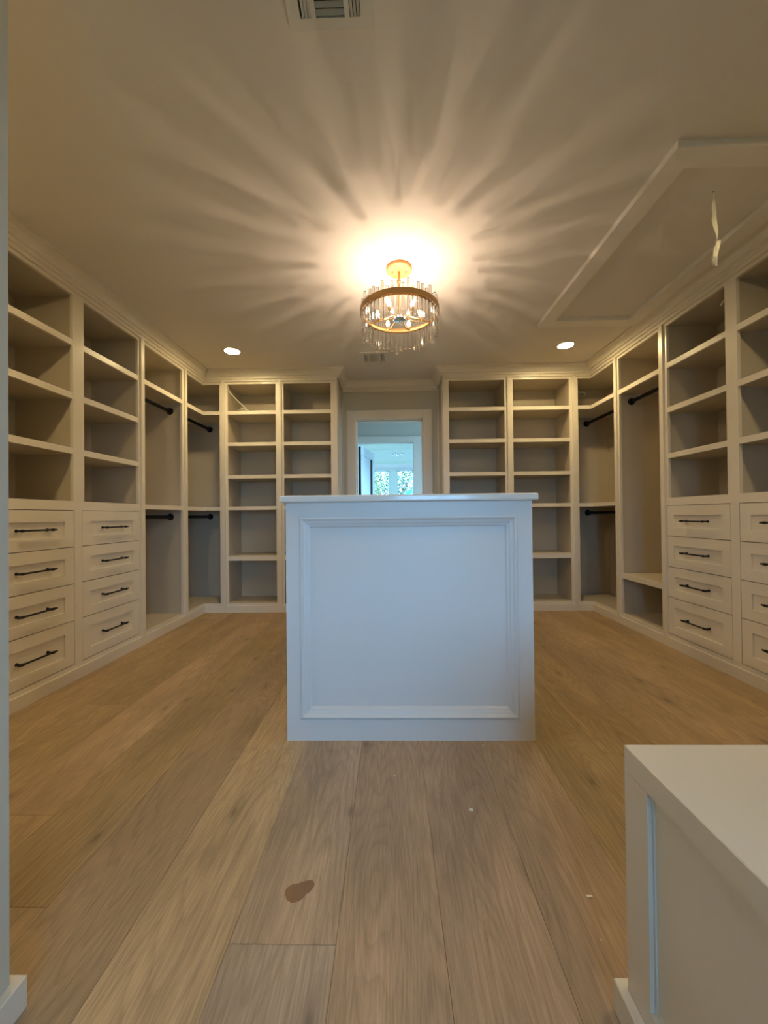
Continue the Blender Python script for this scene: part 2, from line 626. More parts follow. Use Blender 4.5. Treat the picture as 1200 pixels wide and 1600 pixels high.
def shelf(root, t, a, b, z, th=0.036):
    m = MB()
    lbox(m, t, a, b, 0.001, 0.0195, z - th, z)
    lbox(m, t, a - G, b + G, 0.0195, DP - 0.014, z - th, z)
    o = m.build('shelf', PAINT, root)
    o.data.materials.append(PAINT_SHADED)
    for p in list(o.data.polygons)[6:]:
        p.material_index = 1  # board behind the lip gets the paint darkened for shade
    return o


def drawers(root, t, a, b):
    uc = (a + b) / 2
    for z1, z0 in ((1.0065, 0.7930), (0.7890, 0.5740), (0.5700, 0.3560), (0.3520, 0.0960)):
        m = MB()
        a2, b2 = a + 0.003, b - 0.003
        ia, ib = a2 + 0.063, b2 - 0.063
        zi0, zi1 = z0 + 0.060, z1 - 0.065
        for q in ((a2, ia, z0, z1), (ib, b2, z0, z1), (ia, ib, z0, zi0), (ia, ib, zi1, z1)):
            lbox(m, t, q[0], q[1], 0.001, 0.019, q[2], q[3])
        dr = m.build('drawer', PAINT, root)
        lbox(MB(), t, ia - 0.002, ib + 0.002, 0.010, 0.018, zi0 - 0.002, zi1 + 0.002).build('inset_panel', PAINT, dr)
        lbox(MB(), t, a2 + 0.02, b2 - 0.02, 0.0195, 0.33, z0 + 0.01, z1 - 0.02).build('drawer_box', PAINT_SHADED, dr)
        zc = (z0 + z1) / 2
        h = MB()
        P = lambda u, v: (*t(u, v), zc)
        h.tube([P(uc - 0.113, -0.024), P(uc - 0.108, -0.024), P(uc + 0.108, -0.024), P(uc + 0.113, -0.024)], [0.0042, 0.0052, 0.0052, 0.0042], 10)
        for du in (-0.088, 0.088):
            h.tube([P(uc + du, 0.011), P(uc + du, 0.008), P(uc + du, 0.002), P(uc + du, -0.024)], [0.009, 0.009, 0.0055, 0.0055], 10)
            h.tube([P(uc + du - 0.014, -0.0245), P(uc + du - 0.006, -0.0245), P(uc + du + 0.006, -0.0245), P(uc + du + 0.014, -0.0245)], [0.0052, 0.0078, 0.0078, 0.0052], 10)
        h.build('drawer_pull', BLACK, dr, smooth=True)


SHELF_Z = (2.031, 1.712, 1.382)

# --- the two drawer towers
for run, u1, bays, low, lab in (
        ('L', 2.877, ((1.760, 2.250), (2.330, 2.838)), ((1.738, 2.2565), (2.3125, 2.8430)), 'built-in beige drawer and shelf cabinet against the left wall'),
        ('R', 2.835, ((1.745, 2.229), (2.305, 2.790)), ((1.715, 2.2350), (2.2910, 2.8150)), 'built-in beige drawer and shelf cabinet against the right wall')):
    t = T(run)
    x, y = t((Y0 + u1) / 2, DP / 2)
    root = thing('drawer_cabinet', lab, 'cabinet', (x, y, 0), 'built-in drawer cabinets')
    carcass(root, t, Y0, u1, bays, [u1])
    frame(root, t, Y0, u1, bays, low=low)
    for a, b in bays:
        for z in SHELF_Z:
            shelf(root, t, a, b, z)
        lbox(MB(), t, a - G, b + G, 0.0195, DP - 0.014, 1.028, 1.064).build('shelf', PAINT, root)
    for a, b in low:
        drawers(root, t, a, b)

# --- hanging cabinets beside them
t = T('L')
a, b = 2.917, 3.447
root = thing('hanging_cabinet', 'built-in double hanging cabinet with two black rods, between drawers and left corner', 'cabinet', (*t(3.18, DP / 2), 0), 'built-in hanging cabinets')
carcass(root, t, 2.877, 3.49, ((a, b),), [3.4905])
frame(root, t, 2.877, 3.49, ((a, b),))
shelf(root, t, a, b, 2.031)
shelf(root, t, a, b, 1.062)
for z in (1.93, 0.965):
    rod(root, [(-2.015, a - G, z), (-2.015, b + G, z)], [((-2.015, a - G, z), (0, 1, 0)), ((-2.015, b + G, z), (0, -1, 0))])
t = T('R')
a, b = 2.874, 3.370
root = thing('hanging_cabinet', 'built-in tall hanging cabinet with one black rod and a low seat shelf, right side', 'cabinet', (*t(3.12, DP / 2), 0), 'built-in hanging cabinets')
carcass(root, t, 2.835, 3.41, ((a, b),), [3.4105])
frame(root, t, 2.835, 3.41, ((a, b),))
shelf(root, t, a, b, 2.026)
shelf(root, t, a, b, 0.437, 0.042)
rod(root, [(2.10, a - G, 1.93), (2.10, b + G, 1.93)], [((2.10, a - G, 1.93), (0, 1, 0)), ((2.10, b + G, 1.93), (0, -1, 0))])
MB().box(2.085, 2.115, 3.215, 3.27, 1.943, 1.9475).build('rod_sticker', CABLE, root)['label'] = 'small white sticker on the rod'

# --- back wall bookcases
t = T('B')
for (u0, u1, a, b, lab) in (
        (-1.690, -1.119, -1.648, -1.159, 'open shelf bay on the back wall beside the left corner, holding a white cable'),
        (-1.119, XN0, -1.079, -0.603, 'open shelf bay on the back wall directly left of the doorway'),
        (XN1, 1.177, 0.582, 1.135, 'open shelf bay on the back wall directly right of the doorway'),
        (1.177, 1.817, 1.218, 1.775, 'open shelf bay on the back wall beside the right corner')):
    root = thing('shelf_cabinet', lab, 'shelving', (*t((u0 + u1) / 2, DP / 2), 0), 'back wall shelf bays')
    bt = {-1.690: [-1.6905], -1.119: [-1.119], XN1: [], 1.177: [1.177, 1.817]}[u0]
    carcass(root, t, u0, u1, ((a, b),), bt)
    frame(root, t, u0, u1, ((a, b),))
    for z in SHELF_Z + (1.064,):
        shelf(root, t, a, b, z)
    shelf(root, t, a, b, 0.566, 0.048)
    if u0 == -1.119 or u0 == XN1:       # the cabinet end that returns to the doorway
        xx = XN0 if u0 < 0 else XN1
        s_ = 1 if u0 < 0 else -1
        e = MB().box(xx, xx + s_ * 0.006, YB + 0.03, YB + 0.05, 0.066, 2.33).box(xx, xx + s_ * 0.010, YW - 0.035, YW - 0.001, 0.0, 2.33)
        e.box(xx, xx + s_ * 0.010, YB, YW - 0.035, 0, 0.066)
        e.build('end_moulding', PAINT, root)

# --- corner cabinets, L-shaped in plan
for side, XF, XW, yb, yo, xo, xb, rx, lab in (
        ('left', XL, XWL, 3.49, 3.536, -1.730, -1.690, -2.005, 'built-in corner hanging cabinet with two black rods in the back left corner'),
        ('right', XR, XWR, 3.41, 3.450, 1.859, 1.817, 2.125, 'built-in corner hanging cabinet with two black rods in the back right corner')):
    sg = 1 if side == 'left' else -1    # towards the room
    root = thing('corner_cabinet', lab, 'cabinet', (XW + sg * 0.25, YW - 0.25, 0), 'built-in corner cabinets')
    eps = 0.014

    def L(dx0=0.0):
        return [(XF - sg * dx0, yo), (XF - sg * dx0, YB + dx0), (xo, YB + dx0), (xo, YW - eps), (XW + sg * eps, YW - eps), (XW + sg * eps, yo)]
    MB().box(XW + sg * 0.001, XW + sg * eps, yb, YW - 0.001, 0.005, 2.335).build('back_panel', PAINT_SHADED, root)
    MB().box(XW + sg * eps, xb, YW - eps, YW - 0.001, 0.005, 2.335).build('back_panel', PAINT_SHADED, root)
    MB().box(XF - sg * 0.019, XW + sg * eps, yb + 0.0005, yo - 0.0005, 0.005, 2.335).build('side_panel', PAINT_SHADED, root)
    MB().box(xo + sg * 0.0005, xb - sg * 0.0005, YB + 0.019, YW - eps, 0.005, 2.335).build('side_panel', PAINT_SHADED, root)
    for z in (2.031, 1.062):
        MB().prism(L(0.001), z - 0.036, z).build('shelf', PAINT, root)
    MB().prism(L(0.019), 0.03, 0.088).build('bottom_panel', PAINT_SHADED, root)
    MB().prism(L(0.019), 2.302, 2.335).build('top_panel', PAINT_SHADED, root)
    f = MB().box(XF, XF - sg * 0.019, yb + 0.0005, yo, 0, 2.345).box(xo, xb - sg * 0.0005, YB, YB + 0.019, 0, 2.345)
    for z0, z1 in ((OT, 2.345), (0.0, 0.09)):
        f.prism([(XF, yo), (XF, YB), (xo, YB), (xo, YB + 0.019), (XF - sg * 0.019, YB + 0.019), (XF - sg * 0.019, yo)], z0, z1)
    f.build('face_frame', PAINT, root)
    for nm, z0, z1 in (('top_rail', 2.322, 2.345), ('base_rail', 0, BT)):
        MB().prism([(XF, yb + 0.0005), (XF, YB), (xb - sg * 0.0005, YB), (xb - sg * 0.0005, YB - 0.012), (XF + sg * 0.012, YB - 0.012), (XF + sg * 0.012, yb + 0.0005)], z0, z1).build(nm, PAINT, root)
    for z in (1.93, 0.965):
        rod(root, [(rx, yo, z), (rx, YW - eps, z)], [((rx, yo, z), (0, 1, 0)), ((rx, YW - eps, z), (0, -1, 0))])


# ================================================================== ISLAND
IX0, IX1, IY0, IY1 = -0.457, 0.5965, 1.645, 2.90
IZ = 1.018
root = thing('closet_island', 'pale blue-lit white island with moulded front panel in the middle of the floor', 'island', ((IX0 + IX1) / 2, (IY0 + IY1) / 2, 0))
PX0, PX1, PZ0, PZ1 = -0.400, 0.533, 0.090, 0.957
m = MB().box(IX0, IX1, IY0 + 0.02, IY1, 0, IZ)
m.box(IX0, PX0, IY0, IY0 + 0.02, 0, IZ).box(PX1, IX1, IY0, IY0 + 0.02, 0, IZ).box(PX0, PX1, IY0, IY0 + 0.02, 0, PZ0).box(PX0, PX1, IY0, IY0 + 0.02, PZ1, IZ)
m.build('island_body', ISLAND, root)
# picture-frame moulding, mitred: (inset from opening, y)
prof = [(0.0, 0.004), (0.004, 0.004), (0.004, -0.003), (0.010, -0.005), (0.016, -0.001), (0.018, 0.003), (0.030, 0.006), (0.033, 0.009), (0.042, 0.011), (0.046, 0.016), (0.050, 0.019), (0.050, 0.0205), (0.0, 0.0205)]
rings = []
for ins, dy in prof:
    rings.append([(PX0 + ins, IY0 + dy, PZ0 + ins), (PX1 - ins, IY0 + dy, PZ0 + ins), (PX1 - ins, IY0 + dy, PZ1 - ins), (PX0 + ins, IY0 + dy, PZ1 - ins)])
vs = [p for r in rings for p in r]
fs = []
for i in range(len(prof)):
    i2 = (i + 1) % len(prof)
    for k in range(4):
        k2 = (k + 1) % 4
        fs.append((i * 4 + k, i * 4 + k2, i2 * 4 + k2, i2 * 4 + k))
MB().add(vs, fs).build('panel_moulding', ISLAND, root)
MB().box(PX0 + 0.045, PX1 - 0.045, IY0 + 0.0175, IY0 + 0.0202, PZ0 + 0.045, PZ1 - 0.045).build('inset_panel', ISLAND, root)
# hidden long sides carry shaker panels like the drawer fronts
for sx, xs in ((-1, IX0), (1, IX1)):
    for q in range(2):
        ya = IY0 + 0.08 + q * 0.60
        e = MB()
        for z0, z1 in ((0.10, 0.38), (0.385, 0.665), (0.67, 0.95)):
            e.box(xs, xs + sx * 0.012, ya, ya + 0.56, z0, z1)
        e.build('drawer_front', ISLAND, root, bevel=0.002)
MB().box(IX0 - 0.022, IX1 + 0.022, IY0 - 0.022, IY1 + 0.022, IZ + 0.0005, IZ + 0.0305).build('countertop', STONE, root, bevel=0.007, seg=3)['label'] = 'white stone countertop'


# ================================================================== LOW BENCH AT RIGHT
BX0, BY1, BZ = 0.4365, 0.742, 0.520
root = thing('low_bench', 'low white panelled bench with flat top in the bottom right corner', 'bench', (1.0, 0.1, 0))
m = MB()
th = 0.011
BX1, BY0 = 1.58, -0.598
m.box(BX0 + th, BX1, BY0, BY1, 0, BZ - 0.0465)
for (ya, yb_) in ((BY1 - 0.064, BY1), (-0.03, 0.034), (BY0, BY0 + 0.064)):
    m.box(BX0, BX0 + th, ya, yb_, 0, BZ - 0.0465)
for (ya, yb_) in ((0.034, BY1 - 0.064), (BY0 + 0.064, -0.03)):
    m.box(BX0, BX0 + th, ya, yb_, 0, 0.098)
m.build('bench_body', TRIM, root)
MB().box(BX0 - 0.0005, BX1, BY0, BY1 + 0.0005, BZ - 0.046, BZ).build('bench_top', TRIM, root, bevel=0.0015)
for ya, yb_ in ((0.034, BY1 - 0.064), (BY0 + 0.064, -0.03)):
    e = MB().box(BX0 + 0.008, BX0 + th, yb_ - 0.004, yb_, 0.098, BZ - 0.047).box(BX0 + 0.008, BX0 + th, ya, ya + 0.006, 0.098, BZ - 0.047).box(BX0 + 0.008, BX0 + th, ya + 0.006, yb_ - 0.004, 0.098, 0.102)
    e.build('panel_bead', TRIM, root)
MB().prism([(BX0 - 0.018, BY0), (BX0, BY0), (BX0, BY1), (BX1, BY1), (BX1, BY1 + 0.018), (BX0 - 0.018, BY1 + 0.018)], 0, 0.062).build('base_moulding', TRIM, root, bevel=0.002)


# ================================================================== CHANDELIER
CX, CYc = 0.059, 2.272
root = thing('chandelier', 'round gold chandelier ringed with clear crystal bars over the island', 'chandelier', (CX, CYc, CE))
MB().lathe([(0.0, CE), (0.074, CE), (0.076, CE - 0.004), (0.076, CE - 0.018), (0.070, CE - 0.023), (0.0, CE - 0.024)], CX, CYc, 48).build('canopy', COPPER, root, smooth=True)
for ax in (-0.04, 0.04):
    MB().tube([(CX + ax, CYc, CE - 0.022), (CX + ax, CYc, CE - 0.028)], 0.005, 10).build('canopy_screw', GOLD, root)
st = MB().tube([(CX, CYc, CE - 0.02), (CX, CYc, CE - 0.07), (CX, CYc, CE - 0.075), (CX, CYc, CE - 0.09), (CX, CYc, CE - 0.095), (CX, CYc, 2.16)], [0.0065, 0.0065, 0.011, 0.011, 0.0065, 0.0065], 14)
st.build('stem', GOLD, root, smooth=True)
RZ0, RZ1 = 2.148, 2.178
RR = 0.234
MB().lathe([(RR, RZ0), (RR, RZ1), (RR - 0.004, RZ1), (RR - 0.004, RZ0)], CX, CYc, 96, True).build('ring_band', GOLD, root, smooth=True)
MB().lathe([(RR - 0.020, RZ0), (RR - 0.020, RZ0 + 0.012), (RR - 0.024, RZ0 + 0.012), (RR - 0.024, RZ0)], CX, CYc, 96, True).build('inner_ring', GOLD, root, smooth=True)
e = MB()
for k in range(3):
    a = 2 * pi * k / 3 + 0.5
    e.tube([(CX + 0.006 * cos(a), CYc + 0.006 * sin(a), RZ0 + 0.010), (CX + (RR - 0.018) * cos(a), CYc + (RR - 0.018) * sin(a), RZ0 + 0.006)], 0.004, 8)
e.build('spoke', GOLD, root, smooth=True)
MB().lathe([(0.0, 2.108), (0.006, 2.108), (0.010, 2.116), (0.034, 2.120), (0.036, 2.126), (0.034, 2.142), (0.010, 2.146), (0, 2.146)], CX, CYc, 32).build('hub', CHROME, root, smooth=True)
# crystal bars: one mesh for each of three lengths, copied round the ring
NB = 48
lens = [(2.040, 2.222), (2.026, 2.200), (2.008, 2.236), (2.034, 2.207)]
meshes = []
for z0, z1 in lens:
    b = MB().box(-0.0055, 0.0055, -0.0072, 0.0072, z0 - CE, z1 - CE)
    ob = b.build('crystal_bar', CRYSTAL, None, bevel=0)
    meshes.append(ob.data)
    bpy.data.objects.remove(ob)
for k in range(NB):
    a = 2 * pi * (k + 0.5) / NB
    o = bpy.data.objects.new('crystal_bar', meshes[(k * 3 + (k // 5)) % 4])
    COL.objects.link(o)
    o.parent = root
    r = RR - 0.012
    o.location = (r * cos(a), r * sin(a), 0)
    o.rotation_euler = (0, 0, a)
    MBt = None
pins = MB()
for k in range(NB):
    a = 2 * pi * (k + 0.5) / NB
    r0, r1 = RR - 0.0215, RR - 0.0155
    pins.tube([(CX + r0 * cos(a), CYc + r0 * sin(a), RZ0 + 0.006), (CX + r1 * cos(a), CYc + r1 * sin(a), RZ0 + 0.006)], 0.0035, 6)
pins.build('clip_beads', GOLD, root)
# candle bulbs on short arms
for k in range(6):
    a = 2 * pi * k / 6 + pi / 3 + 0.05
    rr_ = 0.13
    px, py = CX + rr_ * cos(a), CYc + rr_ * sin(a)
    zb = 2.118
    arm = MB().tube([(CX + 0.034 * cos(a), CYc + 0.034 * sin(a), 2.132), (CX + 0.09 * cos(a), CYc + 0.09 * sin(a), zb - 0.008), (px, py, zb - 0.006), (px, py, zb)], 0.0035, 8).build('arm', GOLD, root, smooth=True)
    MB().lathe([(0, zb), (0.010, zb), (0.008, zb + 0.005), (0.0075, zb + 0.017), (0.0, zb + 0.017)], px, py, 14).build('candle_socket', GOLD, arm, smooth=True)
    z0 = zb + 0.0175
    MB().lathe([(0, z0), (0.006, z0), (0.0095, z0 + 0.0075), (0.0108, z0 + 0.0155), (0.009, z0 + 0.0245), (0.0045, z0 + 0.0335), (0.0015, z0 + 0.0395), (0, z0 + 0.04)], px, py, 14).build('candle_bulb', BULB, arm, smooth=True)
    ld = bpy.data.lights.new('filament_light', 'POINT')
    ld.energy = CHAND
    ld.color = (1.0, 0.76, 0.56)
    ld.shadow_soft_size = 0.002
    lo = bpy.data.objects.new('filament_light', ld)
    COL.objects.link(lo)
    lo.location = (px, py, z0 + 0.018)


# ================================================================== RECESSED LIGHTS AND VENTS
for (x, y, lab) in ((-1.398, 3.36, 'round recessed ceiling light glowing near the back left corner'), (1.533, 3.37, 'round recessed ceiling light glowing near the back right corner'),
                    (-1.398, 1.25, 'added round recessed ceiling light out of view near the entrance, left side'), (1.60, 1.10, 'added round recessed ceiling light out of view near the entrance, right side')):  # entrance pair is out of view, added to even out the light
    root = thing('recessed_light', lab, 'ceiling light', (x, y, CE), 'recessed ceiling lights')
    MB().lathe([(0.062, CE), (0.085, CE), (0.085, CE - 0.002), (0.078, CE - 0.005), (0.064, CE - 0.006), (0.062, CE - 0.002)], x, y, 40, True).build('trim_ring', VENTM, root, smooth=True)
    MB().lathe([(0.0, CE - 0.0025), (0.062, CE - 0.0025), (0.062, CE - 0.0005), (0, CE - 0.0005)], x, y, 40).build('lens', LENS, root)


def ceiling_vent(x0, x1, y0, y1, lab):
    root = thing('ceiling_vent', lab, 'vent', ((x0 + x1) / 2, (y0 + y1) / 2, CE), 'ceiling air vents')
    W, D = x1 - x0, y1 - y0
    MB().box(x0 + 0.02, x1 - 0.02, y0 + 0.02, y1 - 0.02, CE - 0.002, CE - 0.0005).build('backing', DARK, root)
    mx, my = 0.036, 0.030
    e = MB()
    z0, z1 = CE - 0.010, CE - 0.0005
    e.box(x0, x1, y0, y0 + my, z0, z1).box(x0, x1, y1 - my, y1, z0, z1).box(x0, x0 + mx, y0 + my, y1 - my, z0, z1).box(x1 - mx, x1, y0 + my, y1 - my, z0, z1)
    cx0, cx1 = x0 + W * 0.33, x1 - W * 0.33
    e.box(cx0 - 0.014, cx0, y0 + my, y1 - my, z0, z1).box(cx1, cx1 + 0.014, y0 + my, y1 - my, z0, z1)
    e.build('vent_frame', VENTM, root)

    def blade(p, q, horizontal, tilt):
        # a tilted thin blade from p to q
        b = MB()
        w = 0.0065
        if horizontal:
            y = p[1]
            b.add([(p[0], y - w, CE - 0.0035), (q[0], y - w, CE - 0.0035), (q[0], y + w * 0.6, CE - 0.0100), (p[0], y + w * 0.6, CE - 0.0100),
                   (p[0], y - w, CE - 0.0025), (q[0], y - w, CE - 0.0025), (q[0], y + w * 0.6, CE - 0.0090), (p[0], y + w * 0.6, CE - 0.0090)],
                  [(0, 1, 2, 3), (7, 6, 5, 4), (0, 4, 5, 1), (3, 2, 6, 7), (0, 3, 7, 4), (1, 5, 6, 2)])
        else:
            x = p[0]
            b.add([(x - tilt * w, p[1], CE - 0.0035), (x - tilt * w, q[1], CE - 0.0035), (x + tilt * w * 0.3, q[1], CE - 0.0100), (x + tilt * w * 0.3, p[1], CE - 0.0100),
                   (x - tilt * w, p[1], CE - 0.0025), (x - tilt * w, q[1], CE - 0.0025), (x + tilt * w * 0.3, q[1], CE - 0.0090), (x + tilt * w * 0.3, p[1], CE - 0.0090)],
                  [(0, 1, 2, 3), (7, 6, 5, 4), (0, 4, 5, 1), (3, 2, 6, 7), (0, 3, 7, 4), (1, 5, 6, 2)])
        b.build('vent_blade', SLAT if horizontal else VENTM, root)
    nh = 9
    for i in range(nh):
        y = y0 + my + (i + 0.5) * (D - 2 * my) / nh
        blade((cx0, y), (cx1, y), True, 1)
    for sx, xa, xb in ((-1, x0 + mx, cx0 - 0.014), (1, cx1 + 0.014, x1 - mx)):
        for i in range(3):
            x = xa + (i + 0.8) * (xb - xa) / 3.2
            blade((x, y0 + my), (x, y1 - my), False, sx)


ceiling_vent(-0.288, -0.040, 0.92, 1.140, 'square white ceiling vent nearest the camera at the top edge')
ceiling_vent(-0.272, -0.018, 3.432, 3.668, 'small white ceiling vent behind the chandelier')

# ================================================================== ATTIC HATCH
root = thing('attic_hatch', 'rectangular attic access panel with flat white frame in the ceiling', 'attic hatch', (1.50, 2.25, CE))
hx0, hx1, hy0, hy1, fwid = 1.145, 1.880, 1.526, 2.984, 0.095
e = MB()
zb = CE - 0.030
iy0, iy1, ix0, ix1 = hy0 + fwid, hy1 - fwid, hx0 + fwid, hx1 - fwid
e.prism([(hx0, hy0), (hx1, hy0), (ix1, iy0), (ix0, iy0)], zb, CE - 0.0005)
e.prism([(hx0, hy1), (hx1, hy1), (ix1, iy1), (ix0, iy1)], zb, CE - 0.0005)
e.prism([(hx0, hy0), (ix0, iy0), (ix0, iy1), (hx0, hy1)], zb, CE - 0.0005)
e.prism([(hx1, hy0), (ix1, iy0), (ix1, iy1), (hx1, hy1)], zb, CE - 0.0005)
e.build('hatch_frame', HATCH, root)
MB().box(ix0 + 0.003, ix1 - 0.003, iy0 + 0.003, iy1 - 0.003, CE - 0.0035, CE - 0.001).build('hatch_panel', CEIL, root)
MB().lathe([(0, CE - 0.0045), (0.004, CE - 0.0045), (0.004, CE - 0.0036), (0, CE - 0.0036)], 1.489, 1.776, 12).build('cord_hole', DARK, root)
# pull cord wrapped in paper
hx, hy = 1.489, 1.776
root = thing('pull_cord', 'white paper-wrapped pull cord dangling from the attic hatch', 'pull cord', (hx, hy, CE))
MB().tube([(hx, hy, CE - 0.0045), (hx + 0.001, hy, 2.39), (hx + 0.010, hy, 2.25), (hx + 0.012, hy, 2.20)], 0.0016, 6).build('cord', CABLE, root)
w_ = MB()
prof = [(2.395, 0.003, 0.003, 0.0), (2.375, 0.0085, 0.004, -0.001), (2.345, 0.011, 0.003, 0.001), (2.315, 0.009, 0.004, 0.002), (2.290, 0.0115, 0.004, 0.001), (2.262, 0.0105, 0.004, 0.006), (2.235, 0.006, 0.003, 0.011), (2.215, 0.0022, 0.002, 0.013)]
vs, fs = [], []
NN = 12
for i, (z, a, b, dx) in enumerate(prof):
    for k in range(NN):
        an = 2 * pi * k / NN + i * 0.25
        rj = 1 + 0.22 * (((k * 7 + i * 5) % 5) / 4 - 0.5)
        vs.append((hx + dx + a * rj * cos(an), hy + b * rj * sin(an), z))
for i in range(len(prof) - 1):
    for k in range(NN):
        k2 = (k + 1) % NN
        fs.append((i * NN + k, i * NN + k2, (i + 1) * NN + k2, (i + 1) * NN + k))
fs += [tuple(range(NN)), tuple(range((len(prof) - 1) * NN, len(prof) * NN))]
MB().add(vs, fs).build('paper_wrap', STRING, root)
k_ = MB()
for i in range(2):
    pts = [(hx + 0.017 + 0.014 * cos(q * pi / 6 + i * 0.5), hy + 0.006 * sin(q * pi / 3), 2.199 + 0.009 * sin(q * pi / 6 + i)) for q in range(13)]
    k_.tube(pts, 0.0018, 6)
k_.build('cord_knot', SILVERW, root)
prof = [(2.197, 0.0055, 0.020), (2.180, 0.0105, 0.015), (2.160, 0.0125, 0.009), (2.135, 0.011, 0.003), (2.118, 0.0115, -0.001)]
vs, fs = [], []
for i, (z, a, dx) in enumerate(prof):
    for k in range(NN):
        an = 2 * pi * k / NN + i * 0.3
        rj = 1 + 0.3 * (((k * 5 + i * 3) % 7) / 6 - 0.5)
        vs.append((hx + dx + a * rj * cos(an), hy + 0.7 * a * rj * sin(an), z + 0.002 * ((k * 3) % 4)))
for i in range(len(prof) - 1):
    for k in range(NN):
        k2 = (k + 1) % NN
        fs.append((i * NN + k, i * NN + k2, (i + 1) * NN + k2, (i + 1) * NN + k))
fs += [tuple(range(NN)), tuple(range((len(prof) - 1) * NN, len(prof) * NN))]
MB().add(vs, fs).build('wrapped_handle', STRING, root)
rw = random.Random(4)
q_ = MB()
for i in range(7):
    x_, y_ = hx - 0.003 + rw.uniform(-0.008, 0.008), hy + rw.uniform(-0.007, 0.007)
    q_.tube([(x_, y_, 2.122), (x_ - 0.004 + rw.uniform(-0.006, 0.006), y_, 2.105), (x_ + rw.uniform(-0.008, 0.004), y_ + rw.uniform(-0.004, 0.004), 2.080 + rw.uniform(-0.006, 0.016))], [0.0045, 0.0048, 0.003], 6)
q_.build('frayed_foil_end', SILVERW, root)

# ================================================================== LOOSE CABLES
def cable(name, pts, r, lab, cat, n=6):
    # Catmull-Rom through the points
    P = [Vector(p) for p in pts]
    out = []
    for i in range(len(P) - 1):
        p0, p1, p2, p3 = P[max(i - 1, 0)], P[i], P[i + 1], P[min(i + 2, len(P) - 1)]
        for k in range(n):
            s = k / n
            out.append(0.5 * ((2 * p1) + (p2 - p0) * s + (2 * p0 - 5 * p1 + 4 * p2 - p3) * s * s + (3 * p1 - p0 - 3 * p2 + p3) * s ** 3))
    out.append(P[-1])
    o = MB().tube(out, r, 8).build(name, CABLE, None, smooth=True)
    tag(o, lab, cat)
    return center_origin(o)


cable('loose_cable', [(-1.660, 3.90, 2.300), (-1.653, 3.90, 2.246), (-1.59, 3.95, 2.170), (-1.525, 3.99, 2.100), (-1.50, 4.0, 2.060), (-1.52, 3.99, 2.0350), (-1.565, 3.97, 2.050), (-1.585, 3.95, 2.045), (-1.572, 3.93, 2.062), (-1.52, 3.91, 2.070), (-1.46, 3.90, 2.048), (-1.435, 3.90, 2.0345)], 0.0042, 'white cable hanging diagonally onto the top shelf beside the back left corner', 'cable')
cable('cable_loop', [(2.00, 4.204, 2.262), (2.03, 4.195, 2.272), (2.08, 4.19, 2.276), (2.115, 4.19, 2.262), (2.108, 4.19, 2.240), (2.07, 4.19, 2.232), (2.03, 4.19, 2.238), (2.03, 4.19, 2.256), (2.075, 4.185, 2.264), (2.10, 4.18, 2.254), (2.09, 4.185, 2.243)], 0.0042, 'small white cable loop poking out of the wall in the top right corner cubby', 'cable')
cable('wire_end', [(2.000, 2.298, 2.228), (1.992, 2.312, 2.221), (1.990, 2.325, 2.214), (1.990, 2.337, 2.200)], 0.0014, 'thin wire end sticking out at the top of the right drawer cabinet', 'wire')

# ================================================================== FLECKS ON THE FLOOR
rf = random.Random(9)
for (x, y, r, lab) in ((0.001, 1.424, 0.0028, 'tiny white paint fleck on the floor in front of the island'), (0.369, 1.610, 0.0035, 'tiny white paint fleck at the right foot of the island'),
                       (0.247, 1.260, 0.0065, 'largest white paint fleck on the floor, right of centre'), (0.484, 0.981, 0.0045, 'white paint fleck on the floor beside the low bench'),
                       (0.460, 0.880, 0.0022, 'speck of white paint closest to the low bench'), (-0.185, 1.618, 0.003, 'tiny white crumb at the left foot of the island')):
    pl = []
    for i in range(9):
        a = 2 * pi * i / 9
        q = r * rf.uniform(0.6, 1.25)
        pl.append((x + q * cos(a) * (1.9 if r == 0.0045 else 1.15), y + q * sin(a)))
    o = MB().prism(pl, 0.0, 0.0012).build('paint_fleck', CHIP)
    center_origin(o)
    tag(o, lab, 'paint fleck', 'paint flecks on the floor')

# ================================================================== BEYOND THE DOORWAY
struct('wall_hall', MB().box(-1.40, -1.30, YW + 0.1, 5.66, 0, CE).box(1.30, 1.40, YW + 0.1, 4.6, 0, CE).box(1.30, 1.40, 5.4, 5.66, 0, CE).box(1.30, 1.40, 4.6, 5.4, 0, 0.5).box(1.30, 1.40, 4.6, 5.4, 2.2, CE), WALLP)
struct('floor_hall', MB().box(-4.2, 4.2, 4.32, 11.4, -0.08, 0.0), OAK).color = (0.38, 0.27, 0.16, 1)
E0, E1, EZ = -0.512, 0.331, 2.030
struct('wall_far', MB().box(-4.1, E0 - 0.02, 5.66, 5.76, 0, CE).box(E1 + 0.02, 4.1, 5.66, 5.76, 0, CE).box(E0 - 0.02, E1 + 0.02, 5.66, 5.76, EZ + 0.02, CE), WALLP)
d2 = struct('door_2', MB().box(E0 - 0.02, E0, 5.655, 5.765, 0, EZ).box(E1, E1 + 0.02, 5.655, 5.765, 0, EZ).box(E0 - 0.02, E1 + 0.02, 5.655, 5.765, EZ, EZ + 0.02), TRIM)
MB().box(E0 - 0.12, E0 - 0.004, 5.64, 5.659, 0, EZ + 0.093).box(E1 + 0.004, E1 + 0.12, 5.64, 5.659, 0, EZ + 0.093).box(E0 - 0.004, E1 + 0.004, 5.64, 5.659, EZ + 0.004, EZ + 0.093).build('door_casing', TRIM, d2)
# open door leaf
leaf = thing('open_door', 'white panelled door standing open beyond the doorway', 'door', (-0.495, 5.775, 0))
A = radians(78)
LW, LH, LT = 0.80, 2.015, 0.038


